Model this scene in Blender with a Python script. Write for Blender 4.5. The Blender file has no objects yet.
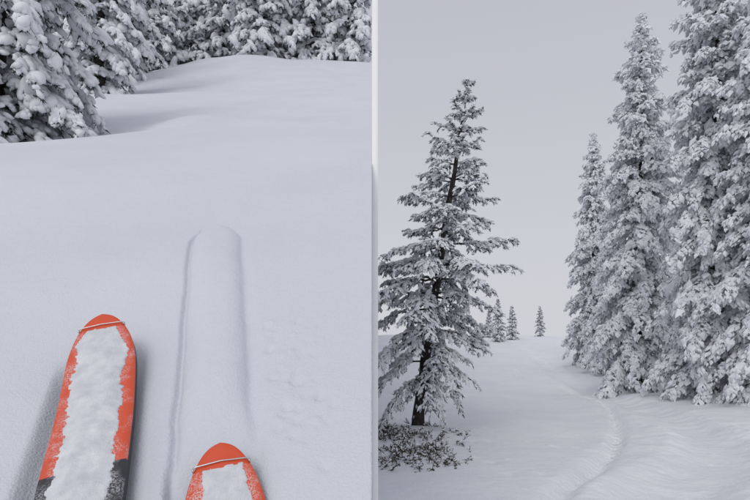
import bpy, math, numpy as np
from mathutils import Vector, Matrix
EYE=1.6
scene=bpy.context.scene
# ------------------------------------------------------------ materials
def mat(name):
    m=bpy.data.materials.new(name); m.use_nodes=True
    nt=m.node_tree; b=nt.nodes['Principled BSDF']; return m,nt,b
def noise_col(nt,scale,stops,detail=4,rough=.55):
    tc=nt.nodes.new('ShaderNodeTexCoord'); n=nt.nodes.new('ShaderNodeTexNoise')
    n.inputs['Scale'].default_value=scale; n.inputs['Detail'].default_value=detail; n.inputs['Roughness'].default_value=rough
    r=nt.nodes.new('ShaderNodeValToRGB'); nt.links.new(tc.outputs['Object'],n.inputs['Vector']); nt.links.new(n.outputs['Fac'],r.inputs['Fac'])
    els=r.color_ramp.elements
    els[0].position,els[0].color=stops[0][0],(*stops[0][1],1); els[1].position,els[1].color=stops[-1][0],(*stops[-1][1],1)
    for p,c in stops[1:-1]:
        e=els.new(p); e.color=(*c,1)
    return r,n,tc
def bump(nt,b,tc,layers):
    prev=None
    for sc,dist,st in layers:
        n=nt.nodes.new('ShaderNodeTexNoise'); n.inputs['Scale'].default_value=sc; n.inputs['Detail'].default_value=5
        nt.links.new(tc.outputs['Object'],n.inputs['Vector'])
        bp=nt.nodes.new('ShaderNodeBump'); bp.inputs['Distance'].default_value=dist; bp.inputs['Strength'].default_value=st
        nt.links.new(n.outputs['Fac'],bp.inputs['Height'])
        if prev: nt.links.new(prev.outputs['Normal'],bp.inputs['Normal'])
        prev=bp
    nt.links.new(prev.outputs['Normal'],b.inputs['Normal'])
def simple(name,scale,stops,rough=.8,layers=None,metal=0):
    m,nt,b=mat(name); r,n,tc=noise_col(nt,scale,stops)
    nt.links.new(r.outputs['Color'],b.inputs['Base Color']); b.inputs['Roughness'].default_value=rough; b.inputs['Metallic'].default_value=metal
    b.inputs['Specular IOR Level'].default_value=.25
    if layers: bump(nt,b,tc,layers)
    return m
M_SLOPE=simple('powder_snow',1.1,[(.3,(.665,.69,.745)),(.7,(.71,.73,.78))],.7,[(2.2,.04,.6),(9,.012,.4),(30,.004,.35),(260,.003,.7)])
M_GROUND=simple('wind_snow',.8,[(.3,(.77,.785,.82)),(.7,(.83,.84,.865))],.7,[(1.6,.07,.7),(9,.04,.55),(30,.014,.5),(140,.004,.5)])
M_SNOW=simple('bough_snow',6,[(.3,(.68,.70,.735)),(.7,(.85,.86,.885))],.75)
M_SKISNOW=simple('packed_snow',38,[(.3,(.58,.60,.64)),(.55,(.70,.72,.75)),(.75,(.80,.81,.83))],.7,[(60,.004,.5),(400,.002,.7)])
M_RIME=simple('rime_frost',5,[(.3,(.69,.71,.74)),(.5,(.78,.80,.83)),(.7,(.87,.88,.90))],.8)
M_NEEDLE=simple('spruce_needles',9,[(.35,(.025,.032,.029)),(.55,(.055,.064,.06)),(.75,(.15,.165,.165))],.75)
M_GRASS=simple('dry_stalks',9,[(.35,(.045,.035,.026)),(.55,(.09,.07,.05)),(.75,(.17,.14,.11))],.85)
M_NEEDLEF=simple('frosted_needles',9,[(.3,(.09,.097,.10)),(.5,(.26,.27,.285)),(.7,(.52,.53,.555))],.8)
M_BARK=simple('spruce_bark',14,[(.3,(.022,.018,.016)),(.6,(.055,.046,.042)),(.8,(.16,.15,.15))],.9,[(40,.02,.8)])
M_STEEL=simple('steel',30,[(.3,(.5,.5,.5)),(.7,(.7,.7,.7))],.3,metal=1)
M_PAINT=simple('white_paint',8,[(.3,(.91,.91,.90)),(.7,(.94,.94,.93))],.6)
M_BASE=simple('ski_base',20,[(.3,(.015,.015,.018)),(.7,(.04,.04,.045))],.5)
# ------------------------------------------------------------ mesh helper
def mesh_tris(name,V,F,MI,mats,smooth=None,loc=(0,0,0)):
    me=bpy.data.meshes.new(name); V=np.asarray(V,np.float32); F=np.asarray(F,np.int32); n=F.shape[1]
    me.vertices.add(len(V)); me.vertices.foreach_set('co',V.ravel())
    me.loops.add(F.size); me.loops.foreach_set('vertex_index',F.ravel())
    me.polygons.add(len(F)); me.polygons.foreach_set('loop_start',np.arange(0,F.size,n,dtype=np.int32))
    me.polygons.foreach_set('material_index',np.asarray(MI,np.int32))
    if smooth is not None: me.polygons.foreach_set('use_smooth',np.asarray(smooth,bool))
    for m in mats: me.materials.append(m)
    me.update(calc_edges=True)
    o=bpy.data.objects.new(name,me); o.location=loc; scene.collection.objects.link(o); return o
def grid(name,X,Y,Z,material,flat_cols=()):
    ny,nx=X.shape; V=np.stack([X,Y,Z],-1).reshape(-1,3)
    i=np.arange(ny-1)[:,None]*nx+np.arange(nx-1)[None,:]
    F=np.stack([i,i+1,i+nx+1,i+nx],-1).reshape(-1,4)
    sm=np.ones((ny-1,nx-1),bool)
    for c in flat_cols: sm[:,c]=False
    return mesh_tris(name,V,F,np.zeros(len(F)),[material],sm.ravel())
def sstep(a,b,x):
    t=np.clip((x-a)/(b-a),0,1); return t*t*(3-2*t)
def vnoise(x,y,seed=0):
    xi=np.floor(x).astype(np.int64); yi=np.floor(y).astype(np.int64); xf=x-xi; yf=y-yi
    def h(a,b):
        v=(a*374761393+b*668265263+seed*1442695)&0x7fffffff
        v=((v^(v>>13))*1274126177)&0x7fffffff
        return ((v^(v>>16))&0xffff)/65535.
    u=xf*xf*(3-2*xf); w=yf*yf*(3-2*yf)
    return (h(xi,yi)*(1-u)+h(xi+1,yi)*u)*(1-w)+(h(xi,yi+1)*(1-u)+h(xi+1,yi+1)*u)*w-.5
def spline(pts,n=30):
    P=np.array(pts,float); P=np.vstack([2*P[0]-P[1],P,2*P[-1]-P[-2]]); out=[]
    for i in range(1,len(P)-2):
        for t in np.linspace(0,1,n,endpoint=False):
            a,b,c,d=P[i-1],P[i],P[i+1],P[i+2]
            out.append(.5*((2*b)+(-a+c)*t+(2*a-5*b+4*c-d)*t*t+(-a+3*b-3*c+d)*t**3))
    out.append(P[-2]); return np.array(out)
# ------------------------------------------------------------ terrain functions
_ys=np.linspace(-4,90,9401)
_sl=.6-.10*sstep(1.6,3.2,_ys)+.13*sstep(8,17,_ys); _sl=_sl*(1-sstep(20.5,24.5,_ys))-.02*sstep(22,26,_ys)
_zz=np.cumsum(_sl)*.01; _zz+= (-.65-np.interp(0,_ys,_zz))
def zL(x,y):
    x=np.asarray(x,float); y=np.asarray(y,float)
    z=np.interp(y,_ys,_zz)
    k=np.interp(x,[-30,-16,-12,-10,-7.7,-6,-3,0],[.80,.86,.90,.955,1.005,1.015,1.015,1.005])
    z=z*(1+(k-1)*sstep(9,20,y))
    z-=.66*np.exp(-(((x+3.8)/1.3)**2+((y-5.0)/1.1)**2))          # tree well
    z+=.14*np.exp(-(((x+2.4)/.5)**2+((y-6.0)/1.2)**2))
    f=sstep(2.0,6,y)
    z+=f*(.35*vnoise(x*.35+3,y*.3,1)+.10*vnoise(x*1.1,y*.9,2))+.022*vnoise(x*2.2,y*2.2,7)*sstep(1.2,2,y)
    return z+EYE
_yr=np.array([-80,0,5,10,14,18,24,30,42,60,72,100,200,700]); _zr=np.array([-1.6,-1.6,-1.62,-1.96,-2.25,-2.5,-2.5,-2.35,-1.7,-.75,-.9,-3,-10,-30])
_yd=np.linspace(-80,700,7801); _zd=np.interp(_yd,_yr,_zr); _k=np.ones(41)/41; _zd=np.convolve(np.pad(_zd,20,'edge'),_k,'valid')
T1=spline([(9,32),(7.4,26),(7.9,22),(6.9,15.5),(5.75,12),(4.35,9),(2.95,6.6),(1.85,5.0),(.8,3)])
T2=spline([(14,50),(12.6,40),(9.2,24),(8.3,19),(6.6,10.9),(5.1,7.4),(3.1,5.2),(2.1,3.5)])
def pdist(x,y,P):
    d=np.full(x.shape,1e9)
    for p in P[::2]:
        np.minimum(d,(x-p[0])**2+(y-p[1])**2,out=d)
    return np.sqrt(d)
def zR(x,y,tracks=False):
    x=np.asarray(x,float); y=np.asarray(y,float)
    z=np.interp(y,_yd,_zd)
    f=sstep(4,9,y)
    z=z+f*(.30*vnoise(x*.22+9,y*.17,3)+.12*vnoise(x*.6,y*.45,4))+.05*vnoise(x*1.4,y*1.1,5)+.5*vnoise(x*.07,y*.03,6)*sstep(30,50,y)
    z=z+.16*np.exp(-(((x-.9)/1.0)**2+((y-9.6)/1.3)**2))
    z=z+.35*np.exp(-(((x-10)/2.2)**2+((y-15.5)/4)**2))
    if tracks:
        m=(x>0)&(x<18)&(y>2)&(y<52)
        xx=x[m];yy=y[m]
        d1=pdist(xx,yy,T1); d2=pdist(xx,yy,T2)
        dz=-.115*np.exp(-(d1/.13)**2.5)*(1+.3*vnoise(xx*4,yy*4,31))+.012*np.exp(-((d1-.32)/.16)**2)
        ca,sa=math.cos(.6),math.sin(.6); u=xx*ca+yy*sa; v=-xx*sa+yy*ca
        lum=vnoise(u*2.3,v*1.9,8)+.5*vnoise(u*5.1+3,v*4.7,18)+.3*vnoise(xx*11,yy*10,19)
        dz+=-.12*np.exp(-(d2/.45)**3)*(1+.4*lum)+.035*np.exp(-((d2-.7)/.25)**2)*(1+1.5*lum)
        w=sstep(3.0,5.5,xx-(yy-6)*.15)*(1-sstep(9,12,yy)); dz+=.07*w*lum
        z=z.copy(); z[m]+=dz
    return z+EYE
# ------------------------------------------------------------ ground sheet
xs=np.concatenate([-np.geomspace(600,1,40),np.arange(-.8,14,.045),np.geomspace(14.1,600,60)])
ys=np.concatenate([np.linspace(-80,2.5,25),np.arange(2.6,8,.035),np.geomspace(8.04,60,460),np.geomspace(61,700,50)])
X,Y=np.meshgrid(xs,ys); ZG=zR(X,Y,True)
rng=np.random.default_rng(15)
for _ in range(90):
    if rng.random()<.6: cx,cy=rng.uniform(3.2,6.4),rng.uniform(5.0,9)
    else: cx,cy=rng.uniform(.2,3.0),rng.uniform(5.8,11)
    r=rng.uniform(.035,.10); m=(np.abs(X-cx)<.5)&(np.abs(Y-cy)<.5); ZG[m]-=rng.choice([1,1,-1])*.42*r*np.exp(-((X[m]-cx)**2+((Y[m]-cy)/1.3)**2)/r**2)
grid('snow_ground',X,Y,ZG,M_GROUND)
# ------------------------------------------------------------ left slope (solid hill with steep flank)
gx=-np.concatenate([np.arange(0,1.3,.004),np.geomspace(1.306,45,150)])
gy=np.concatenate([np.linspace(-1.9,.45,40),np.arange(.46,1.9,.004),np.geomspace(1.91,70,230)])
A,B=np.meshgrid(gx,gy); A=A-.006*np.maximum(B,.3)
Z=zL(A,B)
# long snow-covered shape ahead of the gliding ski: cut edge on one side, domed powder above
def covered(x,y):
    p0=np.array([-.214,.66]); p1=np.array([-.520,1.64]); d=p1-p0; L=np.hypot(*d); d/=L; n=np.array([d[1],-d[0]])
    s=(x-p0[0])*d[0]+(y-p0[1])*d[1]; v=(x-p0[0])*n[0]+(y-p0[1])*n[1]
    hw=.053+.021*np.clip(s/L,0,1)
    e=np.clip((s-(L-.11))/.11,0,1); hwe=hw*np.sqrt(np.clip(1-e**2.3,0,1))
    vv=v+.004*vnoise(s*14,s*0+2,3)+.0015*vnoise(s*60,s*0+5,4)
    ins=(s<L).astype(float)
    q=np.clip(vv/np.maximum(hwe,.004),-1.6,1.6)
    dome=.028*np.clip(1-np.abs(q)**3.,0,1)*(hwe/hw)**.5*ins*sstep(.10,.26,s+.01*vnoise(v*60,s*20,6))
    cut=-.015*np.exp(-((vv+hwe+.004)/.0055)**2)*(s<L-.004)
    trench=-.007*np.exp(-((vv-hwe-.010)/.012)**2)*(s<L-.004)
    top=-.006*np.exp(-((s-L-.004)/.012)**2)*(np.abs(v)<.05)
    press=-.022*(1-sstep(.05,.066,np.abs(v)))*(1-sstep(.06,.13,s))
    return dome+cut+trench+top+press
Z=Z+covered(A,B)
rng=np.random.default_rng(5)
for _ in range(90):
    cx=rng.normal(-.12,.035); cy=rng.uniform(.74,1.12); r=rng.uniform(.003,.010)
    cx-=(cy-.8)*.25
    Z+=rng.choice([-1,1],p=[.7,.3])*r*.55*np.exp(-((A-cx)**2+(B-cy)**2)/r**2)
q0=np.array([-.540,.995]); qd=np.array([-.157,.403]); qd/=np.hypot(*qd); qn=np.array([qd[1],-qd[0]])
s=(A-q0[0])*qd[0]+(B-q0[1])*qd[1]; v=(A-q0[0])*qn[0]+(B-q0[1])*qn[1]
Z-=.03*(1-sstep(.05,.085,np.abs(v)))*(1-sstep(-.05,.03,s))
sk=np.full((len(gy),1),-9.); A2=np.hstack([A[:,:1],A,A[:,-1:]-3]); B2=np.hstack([B[:,:1],B,B[:,-1:]]); Z2=np.hstack([sk,Z,sk])
A2=np.vstack([A2,A2[-1:]]); B2=np.vstack([B2,B2[-1:]+4]); Z2=np.vstack([Z2,np.full((1,Z2.shape[1]),-9.)])
grid('snow_slope',A2,B2,Z2,M_SLOPE,(0,-1))
# ------------------------------------------------------------ tree elements
_t=(1+5**.5)/2
ICO=np.array([(-1,_t,0),(1,_t,0),(-1,-_t,0),(1,-_t,0),(0,-1,_t),(0,1,_t),(0,-1,-_t),(0,1,-_t),(_t,0,-1),(_t,0,1),(-_t,0,-1),(-_t,0,1)])/math.hypot(1,_t)
ICOF=np.array([(0,11,5),(0,5,1),(0,1,7),(0,7,10),(0,10,11),(1,5,9),(5,11,4),(11,10,2),(10,7,6),(7,1,8),(3,9,4),(3,4,2),(3,2,6),(3,6,8),(3,8,9),(4,9,5),(2,4,11),(6,2,10),(8,6,7),(9,8,1)])
OCT=np.array([(1,0,0),(-1,0,0),(0,1,0),(0,-1,0),(0,0,1),(0,0,-1)],float)
OCTF=np.array([(0,2,4),(2,1,4),(1,3,4),(3,0,4),(2,0,5),(1,2,5),(3,1,5),(0,3,5)])
def frames(D):
    D=D/np.maximum(np.linalg.norm(D,axis=1,keepdims=True),1e-9)
    up=np.tile([0,0,1.],(len(D),1)); S=np.cross(D,up); S/=np.maximum(np.linalg.norm(S,axis=1,keepdims=True),1e-6); return D,S,np.cross(S,D)
class Bld:
    def __init__(s): s.V=[];s.F=[];s.M=[];s.S=[];s.n=0
    def add(s,V,F,mi,sm):
        s.V.append(V); s.F.append(F+s.n); s.n+=len(V); s.M.append(np.full(len(F),mi)); s.S.append(np.full(len(F),sm))
    def blobs(s,C,D,a,b,c,rng,mi,ico=True,jit=.28):
        T,TF=(ICO,ICOF) if ico else (OCT,OCTF); n=len(C)
        if n==0:return
        D,S,U=frames(D); R=1+rng.uniform(-jit,jit,(n,len(T)))
        V=C[:,None]+R[...,None]*(T[None,:,0:1]*(D*a[:,None])[:,None]+T[None,:,1:2]*(S*b[:,None])[:,None]+T[None,:,2:3]*(U*c[:,None])[:,None])
        F=(TF[None]+(np.arange(n)*len(T))[:,None,None]).reshape(-1,3); s.add(V.reshape(-1,3),F,mi,ico)
    def prisms(s,P,Q,r0,r1,mi,k=3):
        n=len(P); D,S,U=frames(Q-P+1e-9); an=np.arange(k)*2*math.pi/k
        ring=np.cos(an)[None,:,None]*S[:,None]+np.sin(an)[None,:,None]*U[:,None]
        V=np.concatenate([P[:,None]+ring*r0[:,None,None],Q[:,None]+ring*r1[:,None,None]],1)
        f=[]
        for i in range(k): j=(i+1)%k; f+=[(i,j,k+j),(i,k+j,k+i)]
        F=(np.array(f)[None]+(np.arange(n)*2*k)[:,None,None]).reshape(-1,3); s.add(V.reshape(-1,3),F,mi,True)
    def spikes(s,P,D,L,w,mi,rng):
        n=len(P); R=rng.normal(size=(n,3)); S=np.cross(D,R); S/=np.maximum(np.linalg.norm(S,axis=1,keepdims=True),1e-6)
        V=np.stack([P-S*w[:,None],P+S*w[:,None],P+D*L[:,None]],1).reshape(-1,3)
        s.add(V,np.arange(3*n).reshape(-1,3),mi,False)
    def done(s,name,mats,loc=(0,0,0)):
        return mesh_tris(name,np.vstack(s.V),np.vstack(s.F),np.concatenate(s.M),mats,np.concatenate(s.S),loc)
def dress(B,P,Q,rng,snow_d,snow_r,needle_d,needle_l,needle_w,ico,hug,under=0.,elong=1.6):
    D=Q-P; L=np.linalg.norm(D,axis=1); D=D/L[:,None]
    n=rng.poisson(L*needle_d); idx=np.repeat(np.arange(len(P)),n); t=rng.random(len(idx))
    p=P[idx]+(Q-P)[idx]*t[:,None]; d=D[idx]*.75+rng.normal(size=(len(idx),3))*.55; d[:,2]-=.15
    d/=np.linalg.norm(d,axis=1,keepdims=True)
    B.spikes(p,d,needle_l*rng.uniform(.6,1.3,len(idx)),needle_w*rng.uniform(.7,1.3,len(idx)),1,rng)
    n=rng.poisson(L*snow_d); idx=np.repeat(np.arange(len(P)),n); t=rng.random(len(idx))
    r=snow_r*rng.lognormal(0,.33,len(idx)); p=P[idx]+(Q-P)[idx]*t[:,None]
    p=p+rng.normal(size=p.shape)*hug; p[:,2]+=r*rng.uniform(.2-under,.9,len(idx))
    B.blobs(p,D[idx]+rng.normal(size=p.shape)*.15,r*elong,r,r*.75,rng,2,ico)
def make_tree(name,x,y,zb,H,prof,seed,start=.03,lean=(0,0),nb=120,up0=-.05,up1=.7,droop=.45,tip=.0,tws=.11,twl=.42,hang=.25,trunk=.12,
              snow_d=18,snow_r=.035,needle_d=60,needle_l=.06,needle_w=.008,ico=True,hug=.012,under=0.,clipx=None,frost=False,elong=1.6,maxtw=.5,lens=(.68,1.1),whorl=.25,wstep=.38,wood=True,lowsag=0.,bare=0.):
    rng=np.random.default_rng(seed); B=Bld(); pt,pr=zip(*prof)
    def axis(t): return np.array([lean[0]*t**1.1,lean[1]*t,H*t])
    ts=np.linspace(0,1,22); ax=np.array([axis(t) for t in ts]); ax[1:-1,:2]+=rng.normal(size=(20,2))*trunk*.12; ax[0,2]-=.4
    rr=trunk*(1-ts)**.85+.008; rr[0]*=1.35; B.prisms(ax[:-1],ax[1:],rr[:-1],rr[1:],0,9)
    P=[];Q=[];BP=[];BQ=[];BR=[]
    for i in range(nb):
        t=start+(1-start)*min(.995,(i+rng.random())/nb)
        t=t+whorl*((round(t*H/wstep)*wstep/H)-t); t=min(t,.995)
        L=max(.08,np.interp(t,pt,pr)*rng.uniform(*lens)); az=i*2.39996+rng.uniform(-.5,.5)
        up=up0+(up1-up0)*t**1.5+rng.uniform(-.12,.12); dr=droop*(1-.6*t)*rng.uniform(.7,1.3)+lowsag*max(0,1-t/.4)*rng.uniform(.4,1)
        o=axis(t); n=max(4,int(L/tws)); us=np.linspace(0,1,n+1); az2=az+rng.uniform(-.25,.25)*us
        rad=L*us*(1-.12*us); zz=L*(up*us-dr*us**2+tip*us**4)
        pts=np.stack([o[0]+rad*np.cos(az2),o[1]+rad*np.sin(az2),o[2]+zz],1); pts[1:]+=rng.normal(size=(n,3))*.012*L
        BP.append(pts[:-1]);BQ.append(pts[1:]);BR.append(np.linspace(.006+.012*L,.004,n+1))
        for j in range(1,n+1):
            u=us[j]; tg=pts[j]-pts[j-1]; tg/=np.linalg.norm(tg)
            if u>.12+bare: P.append(pts[j-1]);Q.append(pts[j])
            if u<.14+bare: continue
            sd=np.cross(tg,[0,0,1]); sd/=max(np.linalg.norm(sd),1e-6)
            for sg in (-1,1):
                if rng.random()<.12: continue
                l=min(maxtw,twl*L*(1.05-.75*u))*rng.uniform(.55,1.15)+.05
                d=tg*.75+sd*sg*rng.uniform(.5,.95)+np.array([0,0,-hang*rng.uniform(.2,1.3)]); d/=np.linalg.norm(d)
                a=pts[j]-tg*rng.random()*.5*L/n; m=a+d*l*.5; d2=d+np.array([0,0,-hang*.9]); d2/=np.linalg.norm(d2); e=m+d2*l*.5
                P+= [a,m]; Q+=[m,e]
                if l>.22:
                    for s2 in (-1,1):
                        d3=d2*.7+np.cross(d2,[0,0,1])*s2*.6+np.array([0,0,-hang*.6]); d3/=np.linalg.norm(d3)
                        P.append(m); Q.append(m+d3*l*.38)
    P=np.array(P);Q=np.array(Q);BP=np.vstack(BP);BQ=np.vstack(BQ); r0=np.concatenate([r[:-1] for r in BR]); r1=np.concatenate([r[1:] for r in BR])
    if clipx is not None:
        k=(np.maximum(P[:,0],Q[:,0])+x< -.006*(y+P[:,1])-.07); P=P[k];Q=Q[k]
        k=(np.maximum(BP[:,0],BQ[:,0])+x< -.006*(y+BP[:,1])-.07); BP=BP[k];BQ=BQ[k];r0=r0[k];r1=r1[k]
    B.prisms(BP,BQ,r0,r1,0,3)
    if wood: B.prisms(P,Q,np.full(len(P),.004),np.full(len(P),.002),0,3)
    tp=np.array([axis(.90),axis(.95)]);tq=np.array([axis(.95),axis(1.0)+[0,0,.05]]); P=np.vstack([P,tp]);Q=np.vstack([Q,tq])
    dress(B,P,Q,rng,snow_d,snow_r,needle_d,needle_l,needle_w,ico,hug,under,elong)
    tt=rng.random(int(H*14)); C=np.array([axis(t) for t in tt]); an=rng.uniform(0,6.28,len(tt)); rad=trunk*(1-tt)**.85
    C[:,0]+=np.cos(an)*rad;C[:,1]+=np.sin(an)*rad; rb=.02*rng.lognormal(0,.4,len(tt)); Dd=np.tile([0.1,0,1.],(len(tt),1))
    B.blobs(C,Dd,rb*2,rb,rb,rng,2,ico)
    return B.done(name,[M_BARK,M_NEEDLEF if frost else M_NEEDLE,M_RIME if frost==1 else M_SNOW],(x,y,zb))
# ---- right-hand scene
def g(x,y): return float(zR(np.array([x]),np.array([y]))[0])
def h(x,y): return float(zL(np.array([x]),np.array([y]))[0])
x,y=.84,10.0; z=g(x,y)-.05
make_tree('spruce_tree',x,y,z,.496*10+EYE-z,[(.0,.9),(.12,1.15),(.25,1.6),(.36,1.78),(.5,1.55),(.69,1.14),(.83,.66),(.93,.34),(1,.08)],12,start=.13,lean=(1.03,0),nb=124,
   up0=.02,up1=.40,droop=.55,tip=.14,tws=.12,twl=.34,hang=.42,trunk=.115,snow_d=42,snow_r=.021,needle_d=76,needle_l=.06,needle_w=.008,ico=False,hug=.012,elong=1.9,maxtw=.36,lens=(.55,1.14),whorl=.7,wstep=.33,lowsag=.6,bare=.1)
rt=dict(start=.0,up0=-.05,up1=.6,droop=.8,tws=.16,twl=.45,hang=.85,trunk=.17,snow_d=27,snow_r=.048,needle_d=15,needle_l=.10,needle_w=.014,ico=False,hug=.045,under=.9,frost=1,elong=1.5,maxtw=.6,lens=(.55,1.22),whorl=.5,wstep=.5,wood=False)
x,y=.527*18,18.0
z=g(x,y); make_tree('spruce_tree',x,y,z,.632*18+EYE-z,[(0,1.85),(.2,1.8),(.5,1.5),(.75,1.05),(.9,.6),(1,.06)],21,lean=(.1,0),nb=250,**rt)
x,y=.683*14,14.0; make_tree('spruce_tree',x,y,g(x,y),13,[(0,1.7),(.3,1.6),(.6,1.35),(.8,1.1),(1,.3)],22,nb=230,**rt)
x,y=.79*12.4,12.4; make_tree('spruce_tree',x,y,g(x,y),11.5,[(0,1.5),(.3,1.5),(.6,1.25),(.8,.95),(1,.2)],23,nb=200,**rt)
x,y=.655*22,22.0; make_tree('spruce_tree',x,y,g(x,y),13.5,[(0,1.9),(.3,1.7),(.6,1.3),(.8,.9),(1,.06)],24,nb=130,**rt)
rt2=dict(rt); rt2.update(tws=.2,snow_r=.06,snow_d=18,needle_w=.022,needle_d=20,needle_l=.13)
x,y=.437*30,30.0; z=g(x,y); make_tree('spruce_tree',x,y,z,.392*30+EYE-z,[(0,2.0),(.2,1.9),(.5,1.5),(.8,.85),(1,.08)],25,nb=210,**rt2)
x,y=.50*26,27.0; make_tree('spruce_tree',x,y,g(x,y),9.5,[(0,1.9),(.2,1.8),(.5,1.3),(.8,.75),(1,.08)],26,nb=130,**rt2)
for (px,d,hh,sd) in ((.33,58,3.6,31),(.274,52,3.6,32),(.246,50,4.4,33),(.228,56,3.0,34)):
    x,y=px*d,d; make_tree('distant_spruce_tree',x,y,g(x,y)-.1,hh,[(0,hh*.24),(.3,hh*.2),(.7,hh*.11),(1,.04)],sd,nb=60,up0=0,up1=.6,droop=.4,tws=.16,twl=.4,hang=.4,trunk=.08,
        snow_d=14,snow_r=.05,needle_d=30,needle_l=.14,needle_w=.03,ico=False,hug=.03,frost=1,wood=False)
# scrub and dead grass under the lone tree
rng=np.random.default_rng(77); B=Bld(); P=[];Q=[]
for i in range(620):
    a=rng.uniform(0,6.28); r=rng.random()**.6; cx=.55+r*.95*math.cos(a); cy=8.3+r*2.3*math.sin(a)
    if cx<.02 or vnoise(np.array([cx*3.2]),np.array([cy*2.2]),4)[0]<-.06: continue
    o=np.array([cx,cy,g(cx,cy)-.02]); d=np.array([rng.normal()*.9,rng.normal()*.9,rng.uniform(.25,1)]); d/=np.linalg.norm(d); l=rng.uniform(.04,.17)
    m=o+d*l; P.append(o);Q.append(m)
    for k in range(3):
        d2=d+rng.normal(size=3)*.6; d2/=np.linalg.norm(d2); P.append(m-d*l*.4*rng.random());Q.append(P[-1]+d2*l*.7)
P=np.array(P);Q=np.array(Q); B.prisms(P,Q,np.full(len(P),.004),np.full(len(P),.002),0,3)
dress(B,P,Q,rng,17,.012,85,.045,.006,False,.008); B.done('frosted_scrub',[M_GRASS,M_GRASS,M_SNOW])
# ---- left-hand scene (heavy snow on boughs)
lt=dict(start=.0,up0=.05,up1=.6,droop=.7,tws=.13,twl=.42,hang=.45,trunk=.12,snow_d=17,snow_r=.05,needle_d=60,needle_l=.07,needle_w=.009,ico=True,hug=.012,elong=1.7,maxtw=.55)
x,y=-4.1,5.4
make_tree('snow_laden_spruce_tree',x,y,h(x,y)-.15,5.0,[(0,1.2),(.2,1.25),(.5,1.0),(.8,.5),(1,.05)],41,nb=120,**{**lt,'snow_r':.036,'snow_d':27,'needle_d':85})
x,y=-6.6,12.0; make_tree('snow_laden_spruce_tree',x,y,h(x,y)-.2,7,[(0,1.1),(.3,1.1),(.6,.8),(1,.05)],42,nb=120,**lt)
lt2=dict(lt); lt2.update(tws=.22,snow_r=.080,snow_d=9,needle_d=40,needle_l=.13,needle_w=.022,maxtw=.8,hang=.6,hug=.02,wood=False)
k=0
for (px,d,R,H) in ((102,15,1.3,8),(60,17,1.8,8),(150,24,2.2,8),(192,26,2.3,8),(262,22.6,2.1,8),(312,23.2,2.3,8),(352,22.8,2.0,8),(224,26,2.3,8),(212,33,2.8,9),(285,28,2.4,9),(333,28,2.4,9),(172,34,2.8,9),(248,34,2.8,9),(125,18,1.6,8)):
    k+=1; X0=(px-375)/500*d
    make_tree('snow_laden_spruce_tree',X0,d,h(X0,d)-.3,H,[(0,R),(.3,R*.95),(.6,R*.65),(1,.05)],50+k,nb=80,clipx=1,**lt2)
# ------------------------------------------------------------ skis
M_SKI,nt,b=mat('ski_topsheet')
tc=nt.nodes.new('ShaderNodeTexCoord'); sp=nt.nodes.new('ShaderNodeSeparateXYZ'); nt.links.new(tc.outputs['Object'],sp.inputs[0])
rp=nt.nodes.new('ShaderNodeValToRGB'); rp.color_ramp.interpolation='CONSTANT'
rp.color_ramp.elements[0].color=(.70,.086,.028,1); rp.color_ramp.elements[1].position=.385; rp.color_ramp.elements[1].color=(.03,.03,.035,1)
nt.links.new(sp.outputs['X'],rp.inputs['Fac'])
def tn(scale,lo,hi):
    n=nt.nodes.new('ShaderNodeTexNoise'); n.inputs['Scale'].default_value=scale; n.inputs['Detail'].default_value=6; nt.links.new(tc.outputs['Object'],n.inputs['Vector'])
    mr=nt.nodes.new('ShaderNodeMapRange'); mr.inputs[1].default_value=lo; mr.inputs[2].default_value=hi; nt.links.new(n.outputs['Fac'],mr.inputs[0]); return mr.outputs[0]
def mth(op,a,b_):
    n=nt.nodes.new('ShaderNodeMath'); n.operation=op
    for i,v in enumerate((a,b_)):
        if isinstance(v,(int,float)): n.inputs[i].default_value=v
        else: nt.links.new(v,n.inputs[i])
    return n.outputs[0]
ay=mth('ABSOLUTE',sp.outputs['Y'],0); cen=mth('SUBTRACT',.95,mth('MULTIPLY',ay,20.)); 
st=mth('GREATER_THAN',sp.outputs['X'],.04)
dust=mth('MULTIPLY',mth('ADD',mth('MULTIPLY',tn(30,.4,.68),.7),cen),mth('MULTIPLY',tn(420,.42,.62),st))
mixn=nt.nodes.new('ShaderNodeMix'); mixn.data_type='RGBA'; mixn.clamp_factor=True
nt.links.new(dust,mixn.inputs[0]); nt.links.new(rp.outputs['Color'],mixn.inputs[6]); mixn.inputs[7].default_value=(.70,.71,.74,1)
nt.links.new(mixn.outputs[2],b.inputs['Base Color']); b.inputs['Roughness'].default_value=.42
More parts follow.
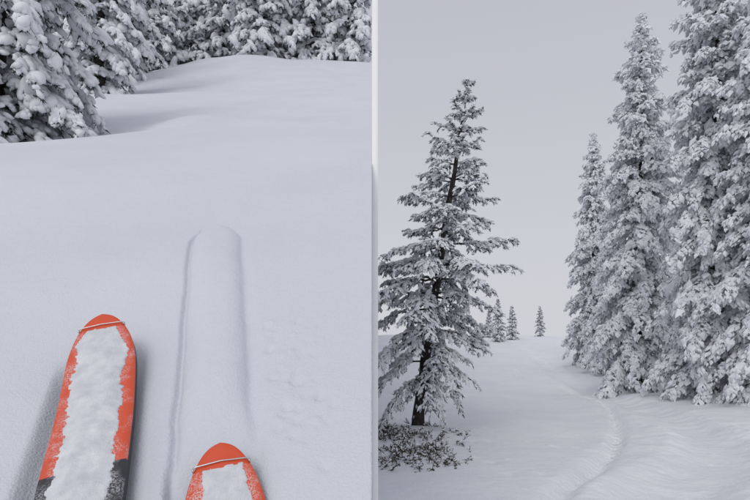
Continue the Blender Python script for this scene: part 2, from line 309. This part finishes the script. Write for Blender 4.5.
def ski(X0,Y0,dx,dy,lift,seed,roll=0.,wide=1.,cover=0.):
    d=Vector((-dx,-dy,-.6*dy)).normalized(); N=Vector((0,-.6,1)).normalized(); W=N.cross(d).normalized()
    tip=Vector((X0,Y0,-.65+.6*Y0+lift+EYE)); L=1.75
    root=bpy.data.objects.new('ski',None); scene.collection.objects.link(root)
    M=Matrix((d,W,N)).transposed().to_4x4(); M=M@Matrix.Rotation(roll,4,'X'); M.translation=tip; root.matrix_world=M
    S=np.concatenate([.15*(1-np.cos(np.linspace(0,math.pi/2,26))),np.linspace(.16,L,70)])
    def hw(s):
        s=np.asarray(s,float); e=np.clip(1-s/.15,0,1); a=np.sqrt(np.clip(1-e**2.2,0,1))
        side=.057*wide-.014*sstep(.25,.9,s)+.008*sstep(.95,1.65,s); end=np.sqrt(np.clip(1-np.clip((s-(L-.05))/.055,0,1)**2,0,1)); return a*side*end+.0006
    def nz(s): s=np.asarray(s,float); return .045*np.clip(1-s/.30,0,1)**2-.045
    vs=np.array([-1,-.96,-.8,-.4,0,.4,.8,.96,1]); crown=np.array([-.0035,0,.0008,.0015,.002,.0015,.0008,0,-.0035])
    n=len(S); SS,VV=np.meshgrid(S,vs,indexing='ij'); Hh=hw(S)[:,None]
    top=np.stack([SS,VV*Hh,nz(S)[:,None]+crown[None]+0*SS],-1); bot=top[:, ::-1].copy(); bot[...,2]=nz(S)[:,None]-.015
    ring=np.concatenate([top,bot],1); m=ring.shape[1]; V=ring.reshape(-1,3); F=[];MI=[]
    for i in range(n-1):
        for j in range(m):
            j2=(j+1)%m; F.append((i*m+j,i*m+j2,(i+1)*m+j2,(i+1)*m+j)); MI.append(0 if j<8 else 1)
    o=mesh_tris('ski_body',V,F,MI,[M_SKI,M_BASE],np.ones(len(F))); o.parent=root
    s2=np.arange(.0,.8,.0022); v2=np.linspace(-1,1,61); SS,VV=np.meshgrid(s2,v2,indexing='ij'); Hh=hw(s2)[:,None]*.97
    Yv=VV*Hh; edge=(1-np.abs(VV))*Hh
    lo=vnoise(SS*8+seed,Yv*9+seed,seed)+.6*vnoise(SS*19+3+Yv*9,Yv*21-SS*5,seed+1); fi=vnoise(SS*85+Yv*30,Yv*95-SS*22,seed+2)+.7*vnoise(SS*210-Yv*60,Yv*230+SS*41,seed+3)
    f=edge-.013-.024*lo-.0065*fi; f=np.minimum(f,(SS-.038)*.8-.006*lo-.004*fi)+cover
    hh=np.clip(.28*f,-.004,.006)+ (.004*lo+.0014*fi)*sstep(0,.014,f)
    hh=np.where(f<0,-.004,np.maximum(hh,.0004))
    Zs=nz(s2)[:,None]+.0014+hh
    nx=len(v2); i=np.arange(len(s2)-1)[:,None]*nx+np.arange(nx-1)[None]; F=np.stack([i,i+1,i+nx+1,i+nx],-1).reshape(-1,4)
    o=mesh_tris('snow_on_ski',np.stack([SS,Yv,Zs],-1).reshape(-1,3),F,np.zeros(len(F)),[M_SKISNOW],np.ones(len(F))); o.parent=root
    s0=.034; w=float(hw(s0)); cu=bpy.data.curves.new('tip_wire','CURVE'); cu.dimensions='3D'; cu.bevel_depth=.0011; cu.bevel_resolution=3
    z0=float(nz(s0)); pts=[(s0+.004,-w-.001,-.006),(s0+.002,-w-.002,.002),(s0,-w*.9,.0045),(s0-.003,0,.005),(s0,w*.9,.0045),(s0+.002,w+.002,.002),(s0+.004,w+.001,-.006)]
    sp_=cu.splines.new('POLY'); sp_.points.add(len(pts)-1)
    for p,q in zip(sp_.points,pts): p.co=(q[0],q[1],q[2]+z0,1)
    cu.materials.append(M_STEEL); o=bpy.data.objects.new('tip_wire',cu); scene.collection.objects.link(o); o.parent=root
    Bk=Bld(); rg=np.random.default_rng(1); C=np.array([(s0+.002,-w-.001,z0+.001),(s0+.002,w+.001,z0+.001)])
    Bk.blobs(C,np.tile([1.,0,0],(2,1)),np.full(2,.004),np.full(2,.002),np.full(2,.0025),rg,0,True,0); o=Bk.done('wire_clips',[M_STEEL]); o.parent=root
    return root
ski(-.541,.992,-.166,.403,.085,3,0.04,1.03,.000)
ski(-.229,.740,-.3,.922,.038,8,0,1.,-.001)
# ------------------------------------------------------------ white post added as the divider between the slope and field views
w=.0155; y0=2.5; zb=g(0,y0)-.4; zt=EYE+2.4
V=[];prof_=[(-w,-w*.86),(-w*.86,-w),(w*.86,-w),(w,-w*.86),(w,w*.86),(w*.86,w),(-w*.86,w),(-w,w*.86)]
for zz_,k_ in ((zb,1),(zt-.03,1),(zt,.2)):
    for a,b_ in prof_: V.append((a*k_,y0+w+b_*k_,zz_))
F=[]
for r in range(2):
    for i in range(8): j=(i+1)%8; F.append((r*8+i,r*8+j,(r+1)*8+j,(r+1)*8+i))
F=np.array(F); mesh_tris('view_divider',V,F,np.zeros(len(F)),[M_PAINT])
# ------------------------------------------------------------ light
SD=Vector((-.28,-.72,.66)).normalized()
wd=bpy.data.worlds.new('World'); scene.world=wd; wd.use_nodes=True; nt=wd.node_tree; nt.nodes.clear()
out=nt.nodes.new('ShaderNodeOutputWorld'); sky=nt.nodes.new('ShaderNodeTexSky'); sky.sky_type='NISHITA'; sky.sun_disc=False
sky.sun_elevation=math.asin(SD.z); sky.sun_rotation=math.atan2(SD.x,SD.y); sky.dust_density=4
b1=nt.nodes.new('ShaderNodeBackground'); b1.inputs[1].default_value=.07; nt.links.new(sky.outputs[0],b1.inputs[0])
tc=nt.nodes.new('ShaderNodeTexCoord'); sp=nt.nodes.new('ShaderNodeSeparateXYZ'); nt.links.new(tc.outputs['Generated'],sp.inputs[0])
rp=nt.nodes.new('ShaderNodeValToRGB'); e=rp.color_ramp.elements; e[0].position=0; e[0].color=(.675,.68,.725,1); e[1].position=1; e[1].color=(.61,.625,.68,1)
q=e.new(.55); q.color=(.55,.555,.615,1); nt.links.new(sp.outputs['Z'],rp.inputs[0])
b2=nt.nodes.new('ShaderNodeBackground'); b2.inputs[1].default_value=1.0; nt.links.new(rp.outputs[0],b2.inputs[0])
mx=nt.nodes.new('ShaderNodeMixShader'); mx.inputs[0].default_value=.92; nt.links.new(b1.outputs[0],mx.inputs[1]); nt.links.new(b2.outputs[0],mx.inputs[2]); nt.links.new(mx.outputs[0],out.inputs[0])
sl=bpy.data.lights.new('sun','SUN'); sl.energy=.9; sl.angle=math.radians(30); sl.color=(1,.975,.95); so=bpy.data.objects.new('sun',sl); scene.collection.objects.link(so)
so.rotation_euler=SD.to_track_quat('Z','Y').to_euler()
# ------------------------------------------------------------ camera
cd=bpy.data.cameras.new('camera'); co=bpy.data.objects.new('camera',cd); scene.collection.objects.link(co); scene.camera=co
co.location=(0,0,EYE); co.rotation_euler=(math.radians(90),0,0); cd.sensor_width=36; cd.lens=24; cd.shift_y=80/750; cd.clip_start=.02; cd.clip_end=3000
scene.view_settings.view_transform='Standard'; scene.view_settings.look='None'; scene.view_settings.exposure=0
